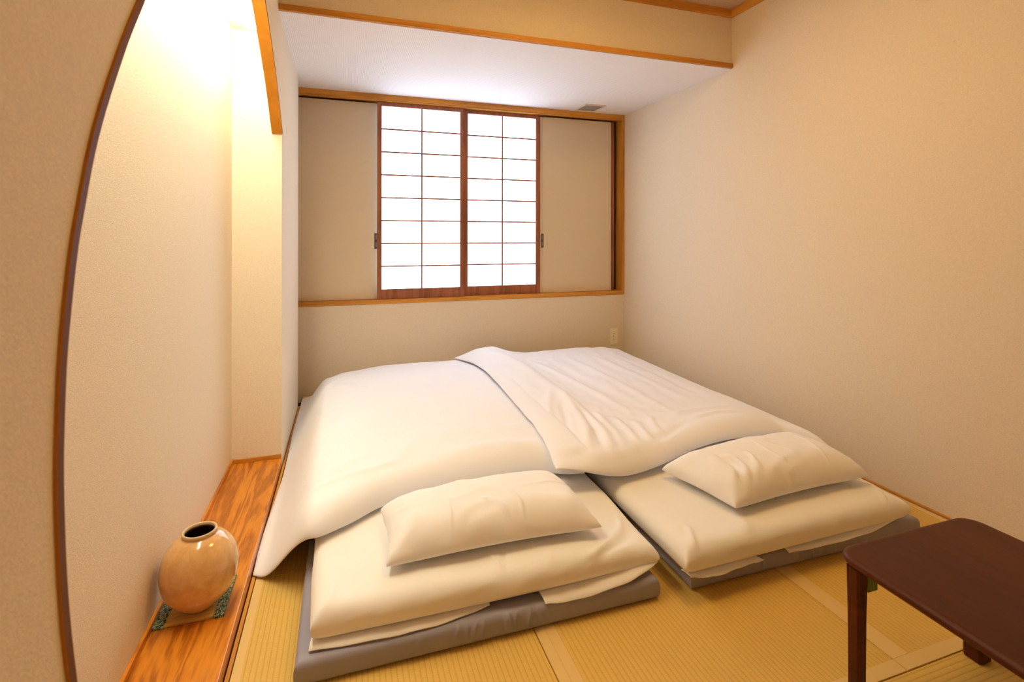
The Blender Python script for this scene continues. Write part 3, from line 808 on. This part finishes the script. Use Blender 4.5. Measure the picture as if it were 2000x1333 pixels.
# ------------------------------------------------------------------ low table
tz = 0.362
T0 = Vector((1.248, 1.028))      # far left corner of the top
ux = Vector((1.0, 0.0))
uy = Vector((-math.sin(0.008), -math.cos(0.008)))
TW, TL = 0.532, 0.75
t = thing('low_table', 'low dark red-brown lacquered wooden table with rounded corners at lower right', 'table', (1.45, 0.65, 0.001))
def tp(a, b, z): 
    p = T0 + ux * a + uy * b; return (p.x, p.y, z)
def table_top():
    r = 0.055; k = 8; out = []
    for (cx_, cy_, a0) in ((r, r, math.pi), (TW - r, r, 1.5 * math.pi), (TW - r, TL - r, 0), (r, TL - r, .5 * math.pi)):
        for i in range(k + 1):
            a = a0 + math.pi / 2 * i / k; out.append((cx_, cy_, math.cos(a), math.sin(a)))
    th = 0.024; V = []; F = []
    pr = []
    for i in range(9):
        a = -math.pi / 2 + math.pi * i / 8; pr.append((r - 0.011 + 0.011 * math.cos(a), th / 2 * math.sin(a)))
    pr = [(r - 0.02, -th / 2)] + pr + [(r - 0.016, th / 2 + 0.0004)]
    n = len(out)
    for q, h in pr:
        for (cx_, cy_, c, s) in out: V.append(tp(cx_ + q * c, cy_ + q * s, tz - th / 2 + h))
    for i in range(len(pr) - 1):
        for j in range(n): F.append((i * n + j, i * n + (j + 1) % n, (i + 1) * n + (j + 1) % n, (i + 1) * n + j))
    F.append(tuple(range(n))); F.append(tuple(range((len(pr) - 1) * n, len(pr) * n)))
    return V, F
V, F = table_top(); top = link_mesh('tabletop', V, F, M['table'], t, True)
# keep the flat faces flat
for pgon in top.data.polygons:
    if len(pgon.vertices) > 4: pgon.use_smooth = False
def leg(a, b, wa=0.036, wb=0.036):
    V = []; F = []
    for z, s in ((0.001, 0.82), (0.004, 0.9), (0.20, 0.95), (0.335, 1.08)):
        for (i, j) in ((-1, -.7), (-.7, -1), (.7, -1), (1, -.7), (1, .7), (.7, 1), (-.7, 1), (-1, .7)):
            V.append(tp(a + i * wa / 2 * s, b + j * wb / 2 * s, z))
    for k in range(3):
        for j in range(8): F.append((k * 8 + j, k * 8 + (j + 1) % 8, k * 8 + 8 + (j + 1) % 8, k * 8 + 8 + j))
    F.append(tuple(range(8))); F.append(tuple(range(24, 32)))
    return link_mesh('leg', V, F, M['table'], t, False)
leg(0.026, 0.048, 0.034, 0.036); leg(TW - 0.070, 0.070, 0.055, 0.055); leg(0.026, TL - 0.048, 0.034, 0.036); leg(TW - 0.070, TL - 0.070, 0.055, 0.055)
def obox(name, mat, a0, a1, b0, b1, z0, z1, parent):
    V = [tp(a, b, z) for z in (z0, z1) for b in (b0, b1) for a in (a0, a1)]
    return link_mesh(name, V, [(0, 2, 3, 1), (4, 5, 7, 6), (0, 1, 5, 4), (2, 6, 7, 3), (0, 4, 6, 2), (1, 3, 7, 5)], mat, parent)
br = obox('folding_bracket', M['black'], 0.050, 0.100, 0.040, 0.060, 0.322, 0.3378, t)
obox('green_label', M['green_label'], 0.046, 0.080, 0.061, 0.063, 0.272, 0.3375, t)
obox('bracket_knob', M['black'], 0.082, 0.098, 0.060, 0.076, 0.296, 0.318, t)
